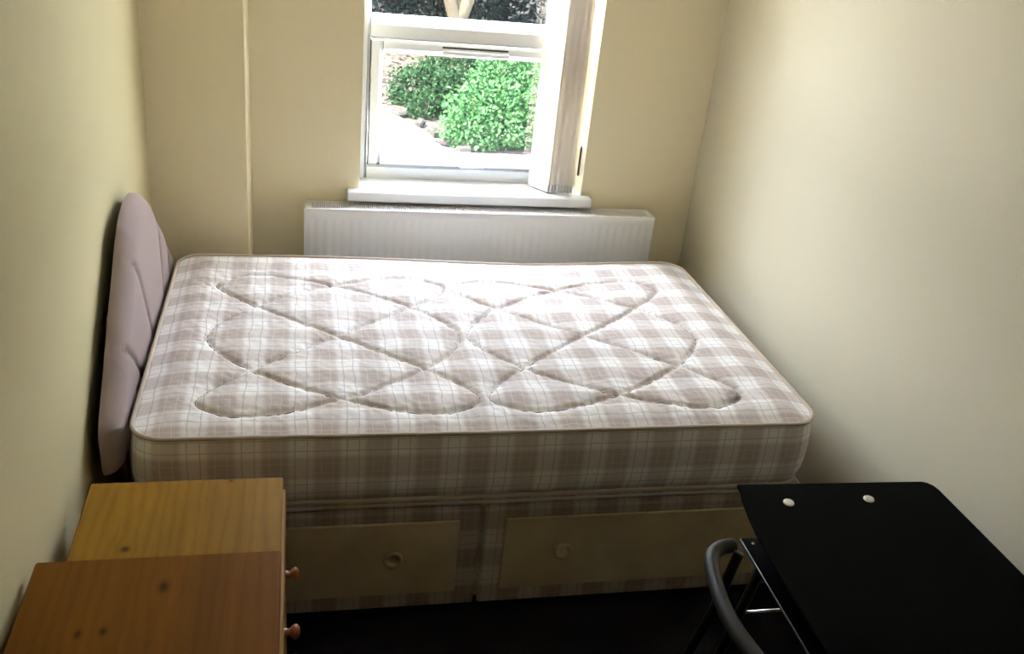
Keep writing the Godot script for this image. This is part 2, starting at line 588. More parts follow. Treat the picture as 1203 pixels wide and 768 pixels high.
func window() -> void:
	var w := thing("window_1", Vector3.ZERO)
	tag(w, "white plastic window with fixed upper pane and opening lower sash", "window", "", "structure")
	var y0 := 0.79
	var x0 := OX0
	var x1 := OX1
	var zi := ZW
	# section of a bar: flat face, then a bead sloping back to the pane on the side 'across' points to
	var st := begin()
	var t := 0.036
	var left := [Vector2(0, 0), Vector2(0, t - 0.012), Vector2(-0.018, t), Vector2(-0.06, t), Vector2(-0.06, 0)]
	profile(st, left, Vector3(x0, y0, zi), Vector3(0, OY1 - y0, 0), Vector3.RIGHT)
	profile(st, left, Vector3(x1, y0, zi), Vector3(0, OY1 - y0, 0), Vector3.LEFT)
	profile(st, left, Vector3(x0 + t, OY1, zi), Vector3(x1 - x0 - 2 * t, 0, 0), Vector3.DOWN)
	# bottom bar
	profile(st, [Vector2(0, 0), Vector2(0, 0.060), Vector2(-0.010, 0.072), Vector2(-0.06, 0.072), Vector2(-0.06, 0)], Vector3(x0 + t, y0, zi), Vector3(x1 - x0 - 2 * t, 0, 0), Vector3.UP)
	put("frame", done(st), M.plastic_white, w)
	# transom: 1.352 .. 1.440, its upper bead slopes up to the fixed pane, its lower edge undercut
	st = begin()
	profile(st, [Vector2(-0.06, 0), Vector2(-0.02, 0), Vector2(0.002, 0.010), Vector2(0.002, 0.055), Vector2(-0.022, 0.088), Vector2(-0.06, 0.088)], Vector3(x0 + t, 1.352, zi), Vector3(x1 - x0 - 2 * t, 0, 0), Vector3.UP)
	put("transom", done(st), M.plastic_white, w)
	put("pane", boxmesh(Vector3(x0 + t, 1.438, zi - 0.036), Vector3(x1 - t, OY1 - t, zi - 0.032)), M.glass, w)
	# the opening sash, a little proud of the frame
	var s0 := x0 + t + 0.004
	var s1 := x1 - t - 0.004
	var sb := 0.866
	var stp := 1.348
	st = begin()
	var b := 0.046
	var z2 := zi + 0.012
	var sec := [Vector2(-0.05, 0), Vector2(0, 0), Vector2(0, b - 0.016), Vector2(-0.022, b), Vector2(-0.05, b)]
	profile(st, sec, Vector3(s0, sb, z2), Vector3(0, stp - sb, 0), Vector3.RIGHT)
	profile(st, sec, Vector3(s1, sb, z2), Vector3(0, stp - sb, 0), Vector3.LEFT)
	profile(st, [Vector2(-0.05, 0), Vector2(-0.006, 0), Vector2(0, 0.006), Vector2(0, b - 0.020), Vector2(-0.022, b), Vector2(-0.05, b)], Vector3(s0 + b, stp, z2), Vector3(s1 - s0 - 2 * b, 0, 0), Vector3.DOWN)
	profile(st, sec, Vector3(s0 + b, sb, z2), Vector3(s1 - s0 - 2 * b, 0, 0), Vector3.UP)
	var sash := put("sash", done(st), M.plastic_white, w)
	put("pane", boxmesh(Vector3(s0 + b, sb + b, z2 - 0.038), Vector3(s1 - b, stp - b, z2 - 0.034)), M.glass, sash)
	# dark rubber seal round the sash
	st = begin()
	box(st, Vector3(s0 - 0.004, sb - 0.004, zi - 0.01), Vector3(s0, stp, zi + 0.001))
	box(st, Vector3(s0 - 0.004, sb - 0.004, zi - 0.01), Vector3(s1, sb, zi + 0.001))
	put("seal", done(st), M.seal, sash)
	# trickle vent on the top rail
	st = begin()
	box(st, Vector3(0.953, 1.312, z2), Vector3(1.221, 1.331, z2 + 0.022), 0.004)
	box(st, Vector3(0.960, 1.313, z2), Vector3(1.214, 1.318, z2 + 0.010), 0.001)
	for k in 12:
		box(st, Vector3(0.968 + k * 0.0205, 1.334, z2), Vector3(0.980 + k * 0.0205, 1.336, z2 + 0.012), 0.0)
	var vent := put("vent", done(st), M.plastic_white, sash)
	put("vent_shadow", boxmesh(Vector3(0.957, 1.336, z2 - 0.004), Vector3(1.217, 1.3425, z2 + 0.0012)), M.grey_dark, vent)  # grey strip standing for the shadow above the vent
	# handle in the middle of the bottom rail
	st = begin()
	box(st, Vector3(1.045, 0.868, z2), Vector3(1.078, 0.890, z2 + 0.010), 0.003)
	box(st, Vector3(1.052, 0.870, z2 + 0.010), Vector3(1.070, 0.888, z2 + 0.030), 0.004)
	box(st, Vector3(1.054, 0.872, z2 + 0.022), Vector3(1.155, 0.886, z2 + 0.034), 0.004)
	put("handle", done(st), M.plastic_white, sash)
	put("lock", boxmesh(Vector3(1.082, 0.868, z2), Vector3(1.108, 0.876, z2 + 0.008), 0.002), M.grey_dark, sash)
	# sill board
	struct("trim_1", sill_mesh(), M.gloss_white, "white window sill board above the radiator", "window sill")
	# vertical blind, drawn to the right
	var bl := thing("vertical_blind", Vector3.ZERO)
	tag(bl, "cream vertical blind drawn aside to the right of the window", "blind")
	put("headrail", boxmesh(Vector3(OX0 + 0.01, 2.23, -1.58), Vector3(OX1 - 0.005, 2.27, -1.53), 0.004), M.plastic_white, bl)
	var n := 9
	for k in n:
		var f := float(k) / (n - 1)
		var a := Vector3(1.409 + 0.100 * f, 0, -1.504 + 0.006 * (k % 2))
		var bk := a + Vector3(-0.062 + 0.010 * f, 0, -0.098)
		var side := (bk - a).normalized().cross(Vector3.UP)
		var P := PackedVector3Array()
		var UV := PackedVector2Array()
		for j in 9:
			for i in 9:
				var u := i / 8.0
				var p := a.lerp(bk, u) + side * 0.006 * (sin(u * PI))
				p.y = lerpf(0.812, 2.23, j / 8.0)
				P.append(p)
				UV.append(Vector2(u, j))
		var sl := put("slat", sheet(8, 8, P, UV, side), M.slat, bl)
		st = begin()
		var mid := a.lerp(bk, 0.5)
		var xf := Transform3D(Basis(Vector3.UP, atan2(-(bk - a).z, (bk - a).x)), mid)
		box(st, Vector3(-0.058, 0.811, -0.0022), Vector3(0.059, 0.842, 0.0022), 0.001, xf)
		put("weight", done(st), M.weight, sl)
	var cw := thing("blind_weight", Vector3.ZERO)
	tag(cw, "small dark cord weight hanging beside the right window reveal", "cord weight")
	st = begin(true)
	lathe(st, [Vector2(0, 0.872), Vector2(0.004, 0.874), Vector2(0.0055, 0.885), Vector2(0.0055, 0.985), Vector2(0.003, 0.998), Vector2(0, 1.0)], Transform3D(Basis.IDENTITY, Vector3(1.541, 0, -1.546)), 10)
	put("body", done(st), M.grey_dark, cw)
	put("cord", tubemesh([Vector3(1.541, 0.998, -1.546), Vector3(1.541, 2.23, -1.546)], 0.001, 5), M.plastic_white, cw)

func sill_mesh() -> ArrayMesh:
	var st := begin()
	box(st, Vector3(OX0, 0.762, ZW - 0.02), Vector3(OX1, 0.804, ZB + 0.002))
	box(st, Vector3(0.597, 0.764, ZB), Vector3(1.587, 0.804, -1.452), 0.005)
	return done(st)

# ---------------------------------------------------------------- out of doors
func leaf_mesh(l: float, w: float) -> ArrayMesh:
	var st := begin()
	var a := Vector3.ZERO
	var tip := Vector3(0, 0.12 * l, l)
	var m := Vector3(0, 0.10 * l, l * 0.5)
	for s: float in [-1.0, 1.0]:
		var e := Vector3(s * w / 2, 0.22 * l, l * 0.45)
		tri(st, a, e, m, Vector3.UP)
		tri(st, m, e, tip, Vector3.UP)
	return done(st)

# blobs: Array of [centre, radii]; leaves are spread through the outer part of each
func foliage(called: String, blobs: Array, count: int, leaf: Mesh, c1: Color, c2: Color, parent: Node, inner := 0.55) -> MultiMeshInstance3D:
	var mm := MultiMesh.new()
	mm.transform_format = MultiMesh.TRANSFORM_3D
	mm.use_colors = true
	mm.mesh = leaf
	mm.instance_count = count
	var vol := 0.0
	var cum := []
	for b in blobs:
		var r: Vector3 = b[1]
		vol += r.x * r.y + r.y * r.z + r.x * r.z
		cum.append(vol)
	for k in count:
		var pick := rng.randf() * vol
		var i := 0
		while cum[i] < pick:
			i += 1
		var d := Vector3(rng.randfn(), rng.randfn(), rng.randfn()).normalized()
		var rad := lerpf(inner, 1.06, sqrt(rng.randf()))
		rad *= 1.0 + 0.20 * sin(d.x * 6.0 + i * 2.0) * cos(d.z * 7.0 + d.y * 5.0)
		var p: Vector3 = blobs[i][0] + d * (blobs[i][1] as Vector3) * rad
		p.y = maxf(p.y, G + 0.02)
		var dir := (d + Vector3(rng.randfn(), rng.randfn() - 0.25, rng.randfn()) * 0.75).normalized()
		var upv := Vector3.UP if absf(dir.y) < 0.9 else Vector3.RIGHT
		var bs := Basis.looking_at(-dir, upv) * Basis(Vector3.BACK, rng.randf_range(-1.2, 1.2))
		mm.set_instance_transform(k, Transform3D(bs.scaled(Vector3.ONE * rng.randf_range(0.7, 1.35)), p))
		mm.set_instance_color(k, c1.lerp(c2, rng.randf()))
	var o := MultiMeshInstance3D.new()
	o.multimesh = mm
	o.material_override = M.leaf if c2.g > 0.02 else M.leaf_dark
	o.name = called
	o.set_meta("kind", "stuff")
	parent.add_child(o, true)
	return o

func shrub(at: Vector3, blobs: Array, count: int, leaf: Mesh, c1: Color, c2: Color, label: String, group: String) -> void:
	var o := thing("shrub", at)
	tag(o, label, "shrub", group)
	for b in blobs:
		for k in 3:
			var st := begin(true)
			var e: Vector3 = b[0] - at + Vector3(rng.randf_range(-0.6, 0.6), rng.randf_range(0.0, 0.7), rng.randf_range(-0.6, 0.6)) * b[1]
			var f := Vector3(e.x * 0.6, 0, e.z * 0.6)
			tube(st, [f - Vector3(0, 0.02, 0), f.lerp(e, 0.5) + Vector3(0.02, 0.03, 0), e], 0.008, 5)
			put("stem", done(st), M.bark, o)
	foliage_at("leaves", blobs, at, count, leaf, c1, c2, o)

func foliage_at(called: String, blobs: Array, at: Vector3, count: int, leaf: Mesh, c1: Color, c2: Color, parent: Node, inner := 0.55) -> MultiMeshInstance3D:
	var o := foliage(called, blobs, count, leaf, c1, c2, parent, inner)
	for k in count:
		var t := o.multimesh.get_instance_transform(k)
		t.origin -= at
		o.multimesh.set_instance_transform(k, t)
	return o

func taper(st: SurfaceTool, pts: Array, r0: float, r1: float, sides := 10) -> void:
	var n := pts.size()
	for i in n - 1:
		var a: Vector3 = pts[i]
		var b: Vector3 = pts[i + 1]
		var ra := lerpf(r0, r1, float(i) / (n - 1))
		var rb := lerpf(r0, r1, float(i + 1) / (n - 1))
		var t := (b - a).normalized()
		var u := t.cross(Vector3.FORWARD).normalized()
		var v := t.cross(u)
		for k in sides:
			var w1 := TAU * k / sides
			var w2 := TAU * (k + 1) / sides
			var d1 := u * cos(w1) + v * sin(w1)
			var d2 := u * cos(w2) + v * sin(w2)
			quad(st, a + d1 * ra, a + d2 * ra, b + d2 * rb, b + d1 * rb, d1 + d2)

func tree(at: Vector3, fork: float, height: float, r: float, crowns: Array, count: int, leaf: Mesh, label: String) -> void:
	var o := thing("tree", at)
	tag(o, label, "tree", "trees beyond the path")
	var st := begin(true)
	taper(st, curve([Vector3(0, -0.15, 0), Vector3(0.03, fork * 0.5, 0), Vector3(0, fork, 0)], 5), r * 1.25, r * 0.85, 12)
	put("trunk", done(st), M.bark, o)
	for e: Vector3 in [Vector3(-0.9, height, 0.4), Vector3(0.8, height * 0.95, 0.2), Vector3(0.3, height * 0.9, -0.9)]:
		st = begin(true)
		var b := Vector3(0, fork - 0.06, 0)
		taper(st, curve([b, b.lerp(e, 0.3) + Vector3(e.x * 0.12, 0, 0), b.lerp(e, 0.65) + Vector3(e.x * 0.1, 0.1, 0), e], 5), r * 0.62, r * 0.2, 9)
		put("branch", done(st), M.bark, o)
	foliage_at("leaves", crowns, at, count, leaf, Color(0.02, 0.045, 0.018), Color(0.05, 0.085, 0.03), o, 0.35)

func outdoors() -> void:
	struct("ground", boxmesh(Vector3(-30, G - 0.3, -45), Vector3(40, G - 0.02, ZO)), M.soil, "bare brown soil and leaf litter under the trees outside", "ground")
	var poly := PackedVector2Array([Vector2(-12, -2.2), Vector2(-12, -7.4), Vector2(-2.0, -8.3), Vector2(0.8, -8.35), Vector2(1.45, -8.0), Vector2(1.72, -7.3), Vector2(1.78, -6.85), Vector2(2.2, -6.55), Vector2(2.9, -6.5), Vector2(3.3, -6.2), Vector2(3.2, -2.2)])
	var st := begin()
	slab(st, poly, G - 0.05, G, 0.01)
	struct("path", done(st), M.path, "pale sunlit concrete path outside the window", "path")
	# rough edging stones where the path meets the planting
	var bed_edge := [Vector2(1.50, -8.0), Vector2(1.66, -7.66), Vector2(1.75, -7.30), Vector2(1.80, -6.98), Vector2(1.96, -6.72)]
	for k in bed_edge.size():
		var p: Vector2 = bed_edge[k]
		var s := begin()
		var turn := Transform3D(Basis(Vector3.UP, 0.5 + k * 0.7) * Basis(Vector3.RIGHT, 0.1), Vector3(p.x, G + 0.03, p.y))
		box(s, Vector3(-0.08, -0.06, -0.05), Vector3(0.07, 0.01 + 0.012 * (k % 3), 0.04), 0.02, turn)
		var stone := put("edging_stone", done(s), M.stone)
		tag(stone, ["grey edging stone farthest from the window on the path edge", "grey edging stone second farthest along the path edge", "middle one of the five grey edging stones by the path", "grey edging stone fourth from the far end by the bright shrub", "grey edging stone nearest the window at the path edge"][k], "stone", "edging stones beside the path")
	var small := leaf_mesh(0.042, 0.026)
	var mid := leaf_mesh(0.05, 0.03)
	var big := leaf_mesh(0.22, 0.13)
	var bright := Color(0.013, 0.044, 0.014)
	var bright2 := Color(0.042, 0.095, 0.036)
	var dull := Color(0.006, 0.017, 0.007)
	var dull2 := Color(0.016, 0.032, 0.014)
	shrub(Vector3(2.35, G, -7.2), [[Vector3(2.28, -0.28, -7.15), Vector3(0.42, 0.34, 0.42)], [Vector3(2.55, -0.08, -7.5), Vector3(0.42, 0.44, 0.40)], [Vector3(2.06, -0.36, -6.98), Vector3(0.26, 0.20, 0.24)]], 10000, mid, bright, bright2, "bright green leafy shrub nearest the path outside the window", "")
	shrub(Vector3(3.25, G, -7.3), [[Vector3(3.05, -0.18, -7.2), Vector3(0.5, 0.45, 0.5)], [Vector3(3.55, -0.1, -7.4), Vector3(0.55, 0.5, 0.5)]], 11000, mid, bright, bright2, "bright green leafy shrub beside the blind seen through the lower pane", "")
	shrub(Vector3(1.95, G, -8.9), [[Vector3(1.80, -0.40, -8.7), Vector3(0.36, 0.30, 0.34)], [Vector3(2.25, -0.30, -9.0), Vector3(0.45, 0.38, 0.4)], [Vector3(2.1, -0.34, -8.3), Vector3(0.32, 0.28, 0.3)]], 11000, small, dull, dull2, "low dull green shrub at the left end of the planting", "")
	shrub(Vector3(3.05, G, -9.3), [[Vector3(2.85, -0.3, -9.2), Vector3(0.5, 0.36, 0.45)], [Vector3(3.6, -0.2, -9.3), Vector3(0.6, 0.5, 0.5)], [Vector3(4.4, -0.1, -9.3), Vector3(0.6, 0.55, 0.5)]], 13000, small, dull, dull2, "dull green shrub at the foot of the pale forked tree", "")
	shrub(Vector3(1.72, G, -8.05), [[Vector3(1.72, -0.42, -8.05), Vector3(0.17, 0.14, 0.16)]], 700, small, dull, dull2, "small grey green plant at the corner of the planting", "")
	# unseen tall shrubs added left of the path, to dim the right wall
	shrub(Vector3(-4.6, G, -4.6), [[Vector3(-4.6, 0.7, -4.6), Vector3(1.2, 1.3, 1.3)], [Vector3(-4.7, 2.2, -4.7), Vector3(1.0, 1.3, 1.1)]], 8000, leaf_mesh(0.10, 0.06), dull, dull2, "tall unseen shrub added to block sky light at the left edge of the path near the house", "")
	shrub(Vector3(-4.6, G, -8.0), [[Vector3(-4.6, 0.7, -8.0), Vector3(1.3, 1.3, 1.3)], [Vector3(-4.5, 2.3, -8.1), Vector3(1.1, 1.3, 1.2)]], 8000, leaf_mesh(0.10, 0.06), dull, dull2, "tall unseen shrub added to block sky light at the far left corner of the path", "")
	# tall shrubs put out of view at right to keep light off the left wall
	shrub(Vector3(5.0, G, -5.4), [[Vector3(4.9, 0.5, -5.4), Vector3(1.1, 1.1, 1.0)], [Vector3(5.2, 1.6, -5.6), Vector3(0.9, 1.2, 0.9)]], 7000, leaf_mesh(0.10, 0.06), bright, bright2, "tall unseen shrub added to block light at the right edge of the path behind the blind", "")
	shrub(Vector3(5.0, G, -2.9), [[Vector3(5.0, 0.5, -2.9), Vector3(1.1, 1.1, 1.0)], [Vector3(5.1, 1.5, -2.8), Vector3(0.9, 1.3, 0.9)]], 7000, leaf_mesh(0.10, 0.06), bright, bright2, "tall unseen shrub added to block light beside the house to the right of the window", "")
	# dark growth under the trees behind
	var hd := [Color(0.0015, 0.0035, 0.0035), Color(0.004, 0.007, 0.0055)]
	var place := ["dark evergreen growth at the far left in the shade of the trees", "dark evergreen growth just left of the pale forked trunk", "dark evergreen growth just right of the pale forked trunk", "dark evergreen growth behind the blind in the shade of the trees"]
	for k in 4:
		var x := -0.6 + k * 2.9
		var hz := -13.8
		shrub(Vector3(x, G, hz), [[Vector3(x - 0.7, 0.3, hz), Vector3(0.95, 1.0, 0.7)], [Vector3(x + 0.3, 0.5, hz - 0.2), Vector3(0.9, 1.2, 0.7)], [Vector3(x + 0.9, 0.2, hz), Vector3(0.55, 0.9, 0.7)]], 5500, leaf_mesh(0.14, 0.08), hd[0], hd[1], place[k], "dark evergreens behind the trees")
	# trees; the pale forked one shows in the upper pane
	tree(Vector3(2.55, G, -11.3), 0.50, 4.2, 0.15, [[Vector3(2.0, 4.6, -11.6), Vector3(2.2, 1.4, 2.0)], [Vector3(3.8, 5.0, -12.2), Vector3(2.0, 1.5, 2.0)]], 9000, big, "pale forked tree trunk behind the shrubs in the upper pane")
	tree(Vector3(-1.6, G, -13.0), 2.2, 5.0, 0.2, [[Vector3(-1.6, 4.8, -13.0), Vector3(2.3, 1.6, 2.2)], [Vector3(0.2, 5.4, -13.6), Vector3(2.2, 1.6, 2.0)]], 9000, big, "leafy tree left of the pale forked tree")
	tree(Vector3(6.8, G, -13.2), 2.2, 5.2, 0.2, [[Vector3(6.4, 5.0, -13.2), Vector3(2.4, 1.7, 2.2)], [Vector3(8.2, 5.2, -13.8), Vector3(2.2, 1.6, 2.0)]], 9000, big, "leafy tree right of the pale forked tree")
	tree(Vector3(1.2, G, -17.5), 2.0, 6.0, 0.22, [[Vector3(0.5, 5.2, -17.5), Vector3(3.0, 2.6, 2.2)], [Vector3(4.2, 5.0, -17.8), Vector3(3.0, 2.8, 2.2)]], 9000, big, "tall dark tree far behind the pale forked tree")
	# fallen leaves
	var mm := MultiMesh.new()
	mm.transform_format = MultiMesh.TRANSFORM_3D
	mm.use_colors = true
	mm.mesh = leaf_mesh(0.09, 0.05)
	mm.instance_count = 2600
	for k in 2600:
		var p := Vector3(rng.randf_range(-1.0, 5.5), G - 0.012, rng.randf_range(-13.0, -8.2))
		if p.x < 1.6 and p.z > -8.5:
			p.z -= 1.2
		mm.set_instance_transform(k, Transform3D(Basis(Vector3.UP, rng.randf() * TAU) * Basis(Vector3.RIGHT, rng.randf_range(-0.2, 0.2)), p))
		mm.set_instance_color(k, Color(0.010, 0.008, 0.006).lerp(Color(0.10, 0.085, 0.07), rng.randf()))
	var lit := MultiMeshInstance3D.new()
	lit.multimesh = mm
	lit.material_override = M.litter
	lit.name = "leaf_litter"
	add_child(lit)
	tag(lit, "brown fallen leaves scattered on the soil behind the path", "leaves", "", "stuff")

# ---------------------------------------------------------------- radiator
func radiator() -> void:
	var r := thing("radiator", Vector3(1.14, 0, -1.44))
	tag(r, "long white panel radiator under the window sill behind the bed", "radiator")
	var x0 := -0.706
	var x1 := 0.708
	var y0 := 0.30
	var y1 := 0.750
	# front and rear panels with pressed flutes
	for side in 2:
		var zf := 0.050 if side == 0 else -0.044
		var nu := 42 * 8
		var ys := [y0, y0 + 0.004, y0 + 0.03, y0 + 0.05, y1 - 0.05, y1 - 0.03, y1 - 0.004, y1]
		var zs := [-0.008, 0.0, 0.0, 1.0, 1.0, 0.0, 0.0, -0.008]
		var P := PackedVector3Array()
		var UV := PackedVector2Array()
		for j in ys.size():
			for i in nu + 1:
				var u := float(i) / nu
				var c := clampf(0.5 + 0.9 * cos(u * 42.0 * TAU), 0, 1)
				var endfade := smoothstep(0.0, 0.02, u) * smoothstep(0.0, 0.02, 1.0 - u)
				var d: float = zs[j] if zs[j] < 0.0 else -0.0016 * c * zs[j] * endfade
				P.append(Vector3(lerpf(x0 + 0.004, x1 - 0.004, u), ys[j], zf + d))
				UV.append(Vector2(u, j))
		put("front_panel" if side == 0 else "rear_panel", sheet(nu, ys.size() - 1, P, UV, Vector3.BACK), M.radiator, r)
	for s: float in [x0, x1 - 0.004]:
		put("side_cover", boxmesh(Vector3(s, y0 + 0.005, -0.05), Vector3(s + 0.004, y1 + 0.002, 0.051), 0.0015), M.radiator, r)
	# the top grille: two rails and its cross bars
	var st := begin()
	box(st, Vector3(x0 + 0.004, y1 - 0.004, 0.034), Vector3(x1 - 0.004, y1 + 0.003, 0.050), 0.002)
	box(st, Vector3(x0 + 0.004, y1 - 0.004, -0.050), Vector3(x1 - 0.004, y1 + 0.003, -0.036), 0.002)
	box(st, Vector3(x0 + 0.004, y1 - 0.004, -0.036), Vector3(x0 + 0.030, y1 + 0.003, 0.034), 0.001)
	box(st, Vector3(x1 - 0.030, y1 - 0.004, -0.036), Vector3(x1 - 0.004, y1 + 0.003, 0.034), 0.001)
	var gr := put("grille", done(st), M.radiator, r)
	st = begin()
	var n := 170
	for k in n:
		var x := lerpf(x0 + 0.034, x1 - 0.034, float(k) / (n - 1))
		box(st, Vector3(x - 0.0024, y1 - 0.003, -0.036), Vector3(x + 0.0024, y1 + 0.002, 0.034))
	var bars := put("grille_bars", done(st), M.radiator, gr)
	bars.set_meta("kind", "stuff")
	put("core", boxmesh(Vector3(x0 + 0.02, y0 + 0.02, -0.034), Vector3(x1 - 0.02, y1 - 0.05, 0.036)), M.rad_dark, r)
	# wall brackets and pipes down to the floor
	for s: float in [x0 + 0.06, x1 - 0.06]:
		put("pipe", tubemesh([Vector3(s, 0.0, 0.0), Vector3(s, y0 + 0.02, 0.0)], 0.0075, 8), M.gloss_white, r)
	for s: float in [-0.45, 0.45]:
		put("bracket", boxmesh(Vector3(s - 0.02, y0 + 0.04, -0.0585), Vector3(s + 0.02, y1 - 0.06, -0.044)), M.gloss_white, r)

# ---------------------------------------------------------------- bed
const L := 1.90
const W := 1.215
const TOP := 0.626
const SEAM := 0.408            # mattress meets base

# a square cell mapped to a rounded rectangle, s and t in -1..1
func rounded(s: float, t: float, a: float, b: float, r: float) -> Vector2:
	var x := s * a
	var z := t * b
	var u := (absf(x) - (a - r)) / r
	var v := (absf(z) - (b - r)) / r
	if u > 0.0 and v > 0.0:
		var qx := u * sqrt(1.0 - v * v / 2.0)
		var qz := v * sqrt(1.0 - u * u / 2.0)
		x = signf(x) * (a - r + r * qx)
		z = signf(z) * (b - r + r * qz)
	return Vector2(x, z)

func edge_distance(x: float, z: float, a: float, b: float, r: float) -> float:
	var q := Vector2(absf(x) - (a - r), absf(z) - (b - r))
	return r - (Vector2(maxf(q.x, 0), maxf(q.y, 0)).length() + minf(maxf(q.x, q.y), 0.0))

func outline(a: float, b: float, r: float, step: float) -> PackedVector2Array:
	var out := PackedVector2Array()
	var cs := [Vector2(a - r, b - r), Vector2(-a + r, b - r), Vector2(-a + r, -b + r), Vector2(a - r, -b + r)]
	for k in 4:
		var n := maxi(5, int(r * PI / 2 / step))
		for i in n + 1:
			var w := k * PI / 2 + PI / 2 * i / n
			out.append(cs[k] + Vector2(cos(w), sin(w)) * r)
		var nx: Vector2 = cs[(k + 1) % 4] + Vector2(cos((k + 1) * PI / 2), sin((k + 1) * PI / 2)) * r
		var cur := out[out.size() - 1]
		var m := int(cur.distance_to(nx) / step)
		for i in range(1, m):
			out.append(cur.lerp(nx, float(i) / m))
	return out

func sag(x: float, z: float) -> float:             # the top dips towards the middle of the far edge (x, z from the middle)
	return -0.017 * exp(-pow((x - 0.32) / 0.42, 2)) * smoothstep(0.25, -0.6, z) - 0.003 * exp(-pow(x / 0.5, 2))

func bed() -> void:
	var root := thing("mattress", Vector3(L / 2, 0, -W / 2))
	tag(root, "quilted mattress in beige and white plaid lying bare on the bed base", "mattress")
	var a := L / 2
	var b := W / 2
	var R := 0.085
	# the quilting: two linked figures, each a 3:2 weave of one continuous seam
	var nx := 300
	var nz := 200
	var dist := PackedFloat32Array()
	dist.resize((nx + 1) * (nz + 1))
	dist.fill(1.0)
	var seams := []
	for m in 2:
		var cx := -a + (0.530 if m == 0 else 1.325)
		var line := PackedVector2Array()
		for k in 720:
			var t := TAU * k / 720
			var sx := sin(3 * t)
			var sz := sin(2 * t)
			sx = 0.55 * sx + 0.45 * asin(sx * 0.97) / asin(0.97)
			sz = 0.72 * sz + 0.28 * asin(sz * 0.97) / asin(0.97)
			line.append(Vector2(cx + sx * 0.384, 0.062 + sz * 0.458 - 0.0))
		seams.append(line)
		for p in line:
			var ci := int((p.x + a) / L * nx)
			var cj := int((p.y + b) / W * nz)
			for j in range(maxi(cj - 12, 0), mini(cj + 13, nz + 1)):
				for i in range(maxi(ci - 12, 0), mini(ci + 13, nx + 1)):
					var q := Vector2(-a + L * i / nx, -b + W * j / nz)
					var d := q.distance_to(p)
					var at := j * (nx + 1) + i
					if d < dist[at]:
						dist[at] = d
	var nzz := noise(7.0, 17, 3)
	var pucker := noise(26.0, 19, 2)
	var P := PackedVector3Array()
	var UV := PackedVector2Array()
	for j in nz + 1:
		for i in nx + 1:
			var g := Vector2(2.0 * i / nx - 1, 2.0 * j / nz - 1)
			var p := rounded(g.x, g.y, a, b, R)
			var e := maxf(edge_distance(p.x, p.y, a, b, R), 0.0)
			var d := dist[j * (nx + 1) + i]
			var near := exp(-d * d / (0.0085 * 0.0085))
			var y := TOP + 0.016 * (1.0 - exp(-e / 0.05)) + sag(p.x, p.y)
			y += 0.010 * (1.0 - exp(-d / 0.035)) * smoothstep(0.02, 0.10, e)
			y -= 0.0075 * near
			y += 0.004 * nzz.get_noise_2d(p.x, p.y) * smoothstep(0.0, 0.1, e)
			y += 0.0035 * pucker.get_noise_2d(p.x, p.y) * exp(-d / 0.05)
			P.append(Vector3(p.x, y, p.y))
			var wob := Vector2(0.006 * nzz.get_noise_2d(p.y + 9, p.x), 0.006 * nzz.get_noise_2d(p.x, p.y + 5))
			UV.append(Vector2(p.x + wob.x - 0.002, p.y + wob.y) / PERIOD)
	put("quilted_top", sheet(nx, nz, P, UV, Vector3.UP), M.plaid, root)
	# border
	var o := outline(a, b, R, 0.02)
	var n := o.size()
	P = PackedVector3Array()
	UV = PackedVector2Array()
	var rows := 12
	for j in rows + 1:
		var v := float(j) / rows
		var run := 0.0
		for i in n + 1:
			var p := o[i % n]
			if i > 0:
				run += p.distance_to(o[(i - 1) % n])
			var nrm := Vector2(signf(p.x) * maxf(absf(p.x) - (a - R), 0), signf(p.y) * maxf(absf(p.y) - (b - R), 0)).normalized()
			var bulge := 0.010 * sin(PI * v) - 0.012 * smoothstep(0.75, 1.0, v) + 0.0015 * nzz.get_noise_2d(run, v * 0.4)
			var q := p + nrm * bulge
			var yt := TOP + sag(p.x, p.y)
			P.append(Vector3(q.x, lerpf(yt, SEAM, v), q.y))
			UV.append(Vector2(run + 0.0675, v * (TOP - SEAM) - 0.025) / PERIOD)
	put("border", sheet(n, rows, P, UV, Vector3.ZERO, true), M.plaid, root)
	var bot := begin()
	slab(bot, outline(a - 0.012, b - 0.012, R, 0.05), SEAM - 0.002, SEAM + 0.004)
	put("underside", done(bot), M.plaid, root)
	for lv in 2:
		var pts := []
		for p in o:
			var q := p * (1.001 if lv == 0 else 0.992)
			pts.append(Vector3(q.x, (TOP + 0.002 + sag(p.x, p.y)) if lv == 0 else SEAM + 0.006, q.y))
		put("piping", tubemesh(pts, 0.0062, 8, true), M.piping, root)
	# sewing thread in the grooves
	for line: PackedVector2Array in seams:
		var pts := []
		for k in range(0, 720, 3):
			var p := line[k]
			var e := edge_distance(p.x, p.y, a, b, R)
			pts.append(Vector3(p.x, TOP + 0.016 * (1.0 - exp(-e / 0.05)) + sag(p.x, p.y) - 0.0064 + 0.004 * nzz.get_noise_2d(p.x, p.y) + 0.0035 * pucker.get_noise_2d(p.x, p.y), p.y))
		put("seam", tubemesh(pts, 0.0016, 5, true), M.thread, root)

	# divan base
	var base := thing("divan_base", Vector3(L / 2, 0, -W / 2))
	tag(base, "plaid divan bed base with two drawers under the mattress", "bed base")
	var st := begin()
	box(st, Vector3(-a + 0.004, 0.035, -b + 0.006), Vector3(a - 0.004, SEAM - 0.004, b - 0.022), 0.008)
	# fascia: top rail and ends of the drawer side
	box(st, Vector3(-a + 0.004, SEAM - 0.024, b - 0.03), Vector3(a - 0.004, SEAM - 0.004, b - 0.002), 0.006)
	box(st, Vector3(-a + 0.004, 0.035, b - 0.03), Vector3(-a + 0.02, SEAM - 0.02, b - 0.002), 0.004)
	box(st, Vector3(a - 0.02, 0.035, b - 0.03), Vector3(a - 0.004, SEAM - 0.02, b - 0.002), 0.004)
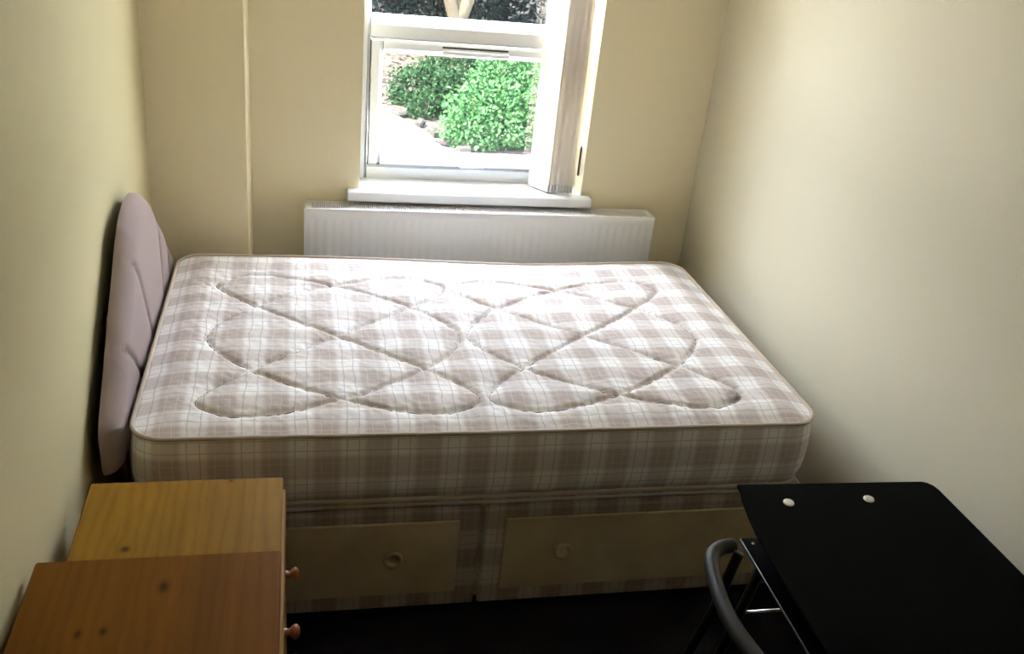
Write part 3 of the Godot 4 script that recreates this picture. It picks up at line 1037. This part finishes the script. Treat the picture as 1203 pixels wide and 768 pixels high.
	put("body", done(st), M.plaid_base, base)
	var pp := []
	for p in outline(a - 0.003, b - 0.004, 0.02, 0.06):
		pp.append(Vector3(p.x, SEAM - 0.012, p.y))
	put("piping", tubemesh(pp, 0.004, 6, true), M.base_piping, base)
	# x ranges from the bed's left end: drawer, its panel, its pull
	for d: Array in [[0.024, 0.915, 0.10, 0.855, 0.672], [0.926, 1.876, 0.986, 1.80, 1.168]]:
		var dr := put("drawer", boxmesh(Vector3(d[0] - a, 0.030, b - 0.020), Vector3(d[1] - a, SEAM - 0.028, b - 0.001), 0.006), M.plaid_base, base)
		st = begin()
		box(st, Vector3(d[2] - a, 0.085, b - 0.004), Vector3(d[3] - a, 0.337, b + 0.004), 0.003)
		put("drawer_panel", done(st), M.panel, dr)
		st = begin(true)
		lathe(st, [Vector2(0.012, 0.001), Vector2(0.0125, 0.003), Vector2(0.017, 0.0045), Vector2(0.020, 0.0075), Vector2(0.024, 0.008), Vector2(0.0275, 0.006), Vector2(0.0285, 0.0)], Transform3D(Basis(Vector3.RIGHT, PI / 2), Vector3(d[4] - a, 0.214, b + 0.004)), 24)
		lathe(st, [Vector2(0.0, 0.0035), Vector2(0.006, 0.003), Vector2(0.012, 0.001)], Transform3D(Basis(Vector3.RIGHT, PI / 2), Vector3(d[4] - a, 0.214, b + 0.004)), 24)
		put("drawer_pull", done(st), M.panel, dr)
	for cx: float in [-a + 0.12, a - 0.12]:
		for cz: float in [-b + 0.12, b - 0.12]:
			st = begin(true)
			lathe(st, [Vector2(0.0, 0.0), Vector2(0.018, 0.0), Vector2(0.022, 0.01), Vector2(0.022, 0.036), Vector2(0.0, 0.036)], Transform3D(Basis.IDENTITY, Vector3(cx, 0, cz)), 14)
			put("glide", done(st), M.caster, base)
	headboard()

func head_top(z: float) -> float:                  # height of the headboard's arch
	var d := absf(z + 0.62)
	var ks := [0.0, 0.06, 0.11, 0.17, 0.28, 0.36, 0.45, 0.50, 0.55, 0.60]
	var ys := [1.040, 1.034, 1.020, 0.990, 0.905, 0.845, 0.770, 0.725, 0.685, 0.655]
	for i in ks.size() - 1:
		if d <= ks[i + 1]:
			var t: float = (d - ks[i]) / (ks[i + 1] - ks[i])
			return cubic_interpolate(ys[i], ys[i + 1], ys[maxi(i - 1, 0)], ys[mini(i + 2, 9)], t)
	return ys[9]

func headboard() -> void:
	var hb := thing("headboard", Vector3(0.012, 0, 0))
	tag(hb, "padded mauve beige headboard with an arched top against the left wall", "headboard")
	var z0 := -0.02
	var z1 := -1.22
	var yb := 0.49
	var seams := [[Vector2(-0.30, 0.99), Vector2(-0.37, 0.955), Vector2(-0.47, 0.875), Vector2(-0.56, 0.74), Vector2(-0.64, 0.60), Vector2(-0.66, 0.49)],
		[Vector2(-0.06, 0.85), Vector2(-0.17, 0.80), Vector2(-0.31, 0.69), Vector2(-0.43, 0.56), Vector2(-0.46, 0.49)],
		[Vector2(-0.87, 0.96), Vector2(-0.895, 0.835), Vector2(-0.916, 0.683), Vector2(-0.94, 0.49)],
		[Vector2(-1.06, 0.84), Vector2(-1.075, 0.70), Vector2(-1.09, 0.49)]]
	var lines := []
	for s: Array in seams:
		var c := []
		for p: Vector2 in s:
			c.append(Vector3(p.x, p.y, 0))
		lines.append(curve(c, 14))
	var nu := 200
	var nv := 110
	var F := PackedVector3Array()
	var B := PackedVector3Array()
	var UV := PackedVector2Array()
	for j in nv + 1:
		for i in nu + 1:
			var u := float(i) / nu
			var v := float(j) / nv
			# cluster points near the rim
			var uu := 0.5 - 0.5 * cos(PI * u)
			var vv := 0.5 - 0.5 * cos(PI * v)
			var z := lerpf(z0, z1, uu)
			var top := head_top(z)
			# round the two lower corners
			var inz := minf(absf(z - z0), absf(z - z1))
			top -= 0.035 - sqrt(maxf(0.0, 0.035 * 0.035 - pow(maxf(0.035 - inz, 0), 2)))
			var low := yb + (0.05 - sqrt(maxf(0.0, 0.0025 - pow(maxf(0.05 - inz, 0), 2))))
			var y := lerpf(low, top, vv)
			var d := minf(minf(inz * 1.0, (top - y) * 0.8), y - low)
			var k := clampf(d / 0.055, 0, 1)
			var x := -0.0795 + 0.0435 * sqrt(1.0 - pow(1.0 - k, 2))
			var near := 1.0
			for c: Array in lines:
				for q: Vector3 in c:
					near = minf(near, Vector2(z - q.x, y - q.y).length())
			x -= 0.012 * exp(-pow(near / 0.007, 2)) * k
			x += 0.006 * (1.0 - exp(-near / 0.035)) * k
			F.append(Vector3(x, y, z))
			B.append(Vector3(-0.082, y, z))
			UV.append(Vector2(z, y) * 3)
	put("padding", sheet(nu, nv, F, UV, Vector3.RIGHT), M.headboard, hb)
	put("backing", sheet(nu, nv, B, UV, Vector3.LEFT), M.black_cloth, hb)
	# rim between padding and backing
	var st := begin(true)
	var w := nu + 1
	var rim := []
	for i in nu + 1:
		rim.append(i)
	for j in range(1, nv + 1):
		rim.append(j * w + nu)
	for i in range(nu - 1, -1, -1):
		rim.append(nv * w + i)
	for j in range(nv - 1, 0, -1):
		rim.append(j * w)
	for k in rim.size():
		var p: int = rim[k]
		var q: int = rim[(k + 1) % rim.size()]
		quad(st, F[p], F[q], B[q], B[p], F[p] - Vector3(-0.07, 0.72, -0.62))
	put("rim", done(st), M.headboard, hb)
	for z: float in [-0.35, -0.89]:
		put("strut", boxmesh(Vector3(-0.104, 0.10, z - 0.025), Vector3(-0.0825, 0.80, z + 0.025), 0.002), M.strut, hb)

# ---------------------------------------------------------------- pine cabinets
func knob_mesh() -> ArrayMesh:
	var st := begin(true)
	lathe(st, [Vector2(0.009, 0), Vector2(0.0075, 0.005), Vector2(0.0065, 0.009), Vector2(0.011, 0.014), Vector2(0.0155, 0.019), Vector2(0.0155, 0.024), Vector2(0.010, 0.0295), Vector2(0, 0.031)], Transform3D(Basis(Vector3.FORWARD, PI / 2), Vector3.ZERO), 18)
	return done(st)

# x0..x1 depth (drawers on the +x side), z0..z1 width
func cabinet(x0: float, x1: float, z0: float, z1: float, h: float, rows: Array, knob_at: Array, topmat: Material, skew: float, label: String) -> void:
	var o := thing("pine_cabinet", Vector3((x0 + x1) / 2, 0, (z0 + z1) / 2))
	tag(o, label, "cabinet", "pine cabinets along the left wall")
	var hx := (x1 - x0) / 2
	var hz := (z1 - z0) / 2
	# top board, uv over its whole face; its left edge is cut a little out of square as the photograph shows
	var st := begin()
	box(st, Vector3(-hx, h - 0.020, -hz), Vector3(hx, h, hz), 0.0035)
	var top := done(st)
	var mdt := MeshDataTool.new()
	mdt.create_from_surface(top, 0)
	for i in mdt.get_vertex_count():
		var p := mdt.get_vertex(i)
		mdt.set_vertex_uv(i, Vector2((p.x + hx) / (2 * hx), (p.z + hz) / (2 * hz)))
	top.clear_surfaces()
	mdt.commit_to_surface(top)
	put("top_board", top, topmat, o)
	st = begin()
	var bx := hx - 0.024
	box(st, Vector3(-hx + 0.004, 0, -hz + 0.006), Vector3(bx, h - 0.020, -hz + 0.022), 0.001)
	box(st, Vector3(-hx + 0.004, 0, hz - 0.022), Vector3(bx, h - 0.020, hz - 0.006), 0.001)
	box(st, Vector3(-hx + 0.004, 0.05, -hz + 0.022), Vector3(-hx + 0.010, h - 0.020, hz - 0.022))
	box(st, Vector3(-hx + 0.010, 0.05, -hz + 0.022), Vector3(bx, 0.066, hz - 0.022))
	box(st, Vector3(bx - 0.02, 0.0, -hz + 0.022), Vector3(bx - 0.004, 0.05, hz - 0.022))
	put("carcass", done(st), M.pine, o)
	var y := h - 0.026
	var km := knob_mesh()
	for r: float in rows:
		var dr := put("drawer", boxmesh(Vector3(bx, y - r, -hz + 0.008), Vector3(hx + 0.006, y - 0.004, hz - 0.008), 0.003), M.pine, o)
		for kz: float in knob_at:
			var k := put("knob", km, M.knob, dr)
			k.position = Vector3(hx + 0.006, y - r / 2, kz)
		y -= r

func cabinets() -> void:
	cabinet(-0.055, 0.377, 0.164, 0.490, 0.62, [0.270, 0.270], [0.0], M.pine_back, 0.0, "small two-drawer pine cabinet beside the bed with a lighter wooden top")
	cabinet(-0.082, 0.379, 0.533, 1.09, 0.70, [0.130, 0.165, 0.165, 0.165], [-0.14, 0.14], M.pine_front, 0.0, "taller orange-toned pine chest nearest the camera with knots in its top")

# ---------------------------------------------------------------- desk
func desk() -> void:
	var o := thing("desk", Vector3(1.67, 0, 0.92))
	tag(o, "black glass-topped desk with two steel discs beside the right wall", "desk")
	var at := Vector2(1.67, 0.92)
	var left := [Vector2(1.437, 0.400), Vector2(1.434, 0.425), Vector2(1.425, 0.455), Vector2(1.412, 0.522), Vector2(1.404, 0.577), Vector2(1.399, 0.650), Vector2(1.395, 0.720), Vector2(1.390, 0.835), Vector2(1.388, 0.92)]
	var poly := PackedVector2Array()
	for p: Vector2 in left:
		poly.append(p - at)
	for i in range(left.size() - 2, -1, -1):
		poly.append(Vector2(left[i].x, 1.84 - left[i].y) - at)
	for p: Vector2 in [Vector2(1.925, 1.424), Vector2(1.944, 1.418), Vector2(1.951, 1.40), Vector2(1.951, 0.455), Vector2(1.947, 0.436), Vector2(1.938, 0.424), Vector2(1.925, 0.418)]:
		poly.append(p - at)
	var st := begin()
	slab(st, poly, 0.712, 0.720, 0.002)
	put("glass_top", done(st), M.black_glass, o)
	# steel discs that hold the glass
	for z: float in [0.481, 1.359]:
		for x: float in [1.531, 1.741]:
			st = begin(true)
			lathe(st, [Vector2(0.0, 0.0045), Vector2(0.010, 0.0045), Vector2(0.0125, 0.003), Vector2(0.0130, 0.0)], Transform3D(Basis.IDENTITY, Vector3(x - at.x, 0.720, z - at.y)), 24)
			put("steel_disc", done(st), M.brushed, o)
	# splayed legs, crossbars, rails under the glass
	for z: float in [0.481, 1.359]:
		var dz := z - at.y
		put("leg", tubemesh([Vector3(1.402 - at.x, 0.0, dz), Vector3(1.540 - at.x, 0.700, dz)], 0.0125, 12), M.tubing, o)
		put("leg", tubemesh([Vector3(1.872 - at.x, 0.0, dz), Vector3(1.741 - at.x, 0.700, dz)], 0.0125, 12), M.tubing, o)
		put("crossbar", tubemesh([Vector3(1.482 - at.x, 0.388, dz), Vector3(1.798 - at.x, 0.388, dz)], 0.005, 10), M.chrome, o)
		put("top_rail", boxmesh(Vector3(1.49 - at.x, 0.692, dz - 0.016), Vector3(1.79 - at.x, 0.7118, dz + 0.016), 0.003), M.black_metal, o)
	put("side_rail", boxmesh(Vector3(1.74 - at.x, 0.672, -0.44), Vector3(1.77 - at.x, 0.692, 0.44), 0.003), M.black_metal, o)
	# keyboard tray
	var tp := PackedVector2Array([Vector2(1.447, 0.455), Vector2(1.790, 0.462), Vector2(1.790, 1.38), Vector2(1.440, 1.385), Vector2(1.434, 0.92)])
	for i in tp.size():
		tp[i] -= at
	st = begin()
	slab(st, tp, 0.592, 0.600, 0.001)
	var tray := put("keyboard_tray", done(st), M.tray, o)
	st = begin()
	tube(st, [Vector3(1.447 - at.x, 0.5985, 0.455 - at.y), Vector3(1.434 - at.x, 0.5985, 0.0), Vector3(1.440 - at.x, 0.5985, 1.385 - at.y)], 0.0018, 6)
	tube(st, [Vector3(1.447 - at.x, 0.5985, 0.455 - at.y), Vector3(1.790 - at.x, 0.5985, 0.462 - at.y)], 0.0022, 6)
	put("polished_edge", done(st), M.edge, tray)
	for z: float in [0.475, 1.36]:
		st = begin(true)
		lathe(st, [Vector2(0.0, 0.002), Vector2(0.003, 0.0015), Vector2(0.0035, 0.0)], Transform3D(Basis.IDENTITY, Vector3(1.470 - at.x, 0.600, z - at.y)), 10)
		put("screw", done(st), M.brushed, tray)
	for z: float in [0.50, 1.34]:
		put("runner", boxmesh(Vector3(1.50 - at.x, 0.600, z - at.y - 0.006), Vector3(1.78 - at.x, 0.7118, z - at.y + 0.006), 0.002), M.black_metal, o)

# ---------------------------------------------------------------- chair
func chair() -> void:
	var c := Vector3(1.42, 0, 0.885)
	var o := thing("chair", c)
	tag(o, "black tubular chair with a curved padded back pulled up to the desk", "chair")
	var y := 0.765
	var half := [Vector2(1.300, 0.672), Vector2(1.268, 0.678), Vector2(1.240, 0.700), Vector2(1.224, 0.738), Vector2(1.211, 0.795), Vector2(1.203, 0.85), Vector2(1.202, 0.885)]
	var pts := []
	for p: Vector2 in half:
		pts.append(Vector3(p.x, y, p.y) - c)
	for i in range(half.size() - 2, -1, -1):
		pts.append(Vector3(half[i].x, y, 1.77 - half[i].y) - c)
	var st := begin(true)
	tube(st, curve(pts, 5), 0.0155, 14)
	put("backrest", done(st), M.rubber, o)
	for s: float in [-1.0, 1.0]:
		var z := 0.885 + s * 0.187
		put("leg", tubemesh(curve([Vector3(1.085, 0.0, z) - c, Vector3(1.17, 0.28, z) - c, Vector3(1.262, 0.57, z) - c, Vector3(1.292, 0.72, z) - c, Vector3(1.300, y, z - s * 0.0) - c], 4), 0.011, 12), M.tubing, o)
		put("leg", tubemesh([Vector3(1.285, 0.62, z - s * 0.024) - c, Vector3(1.44, 0.435, z - s * 0.024) - c, Vector3(1.70, 0.0, z - s * 0.024) - c], 0.0105, 12), M.tubing, o)
	st = begin()
	var sp := PackedVector2Array()
	for p in outline(0.165, 0.185, 0.05, 0.02):
		sp.append(p + Vector2(0.035, 0))
	slab(st, sp, 0.420, 0.455, 0.012)
	put("seat", done(st), M.vinyl, o)
	for x: float in [1.17, 1.60]:
		var yy := 0.28 if x < 1.3 else 0.167
		var zz := 0.187 if x < 1.3 else 0.163
		put("stretcher", tubemesh([Vector3(x - c.x, yy, -zz), Vector3(x - c.x, yy, zz)], 0.008, 10), M.tubing, o)
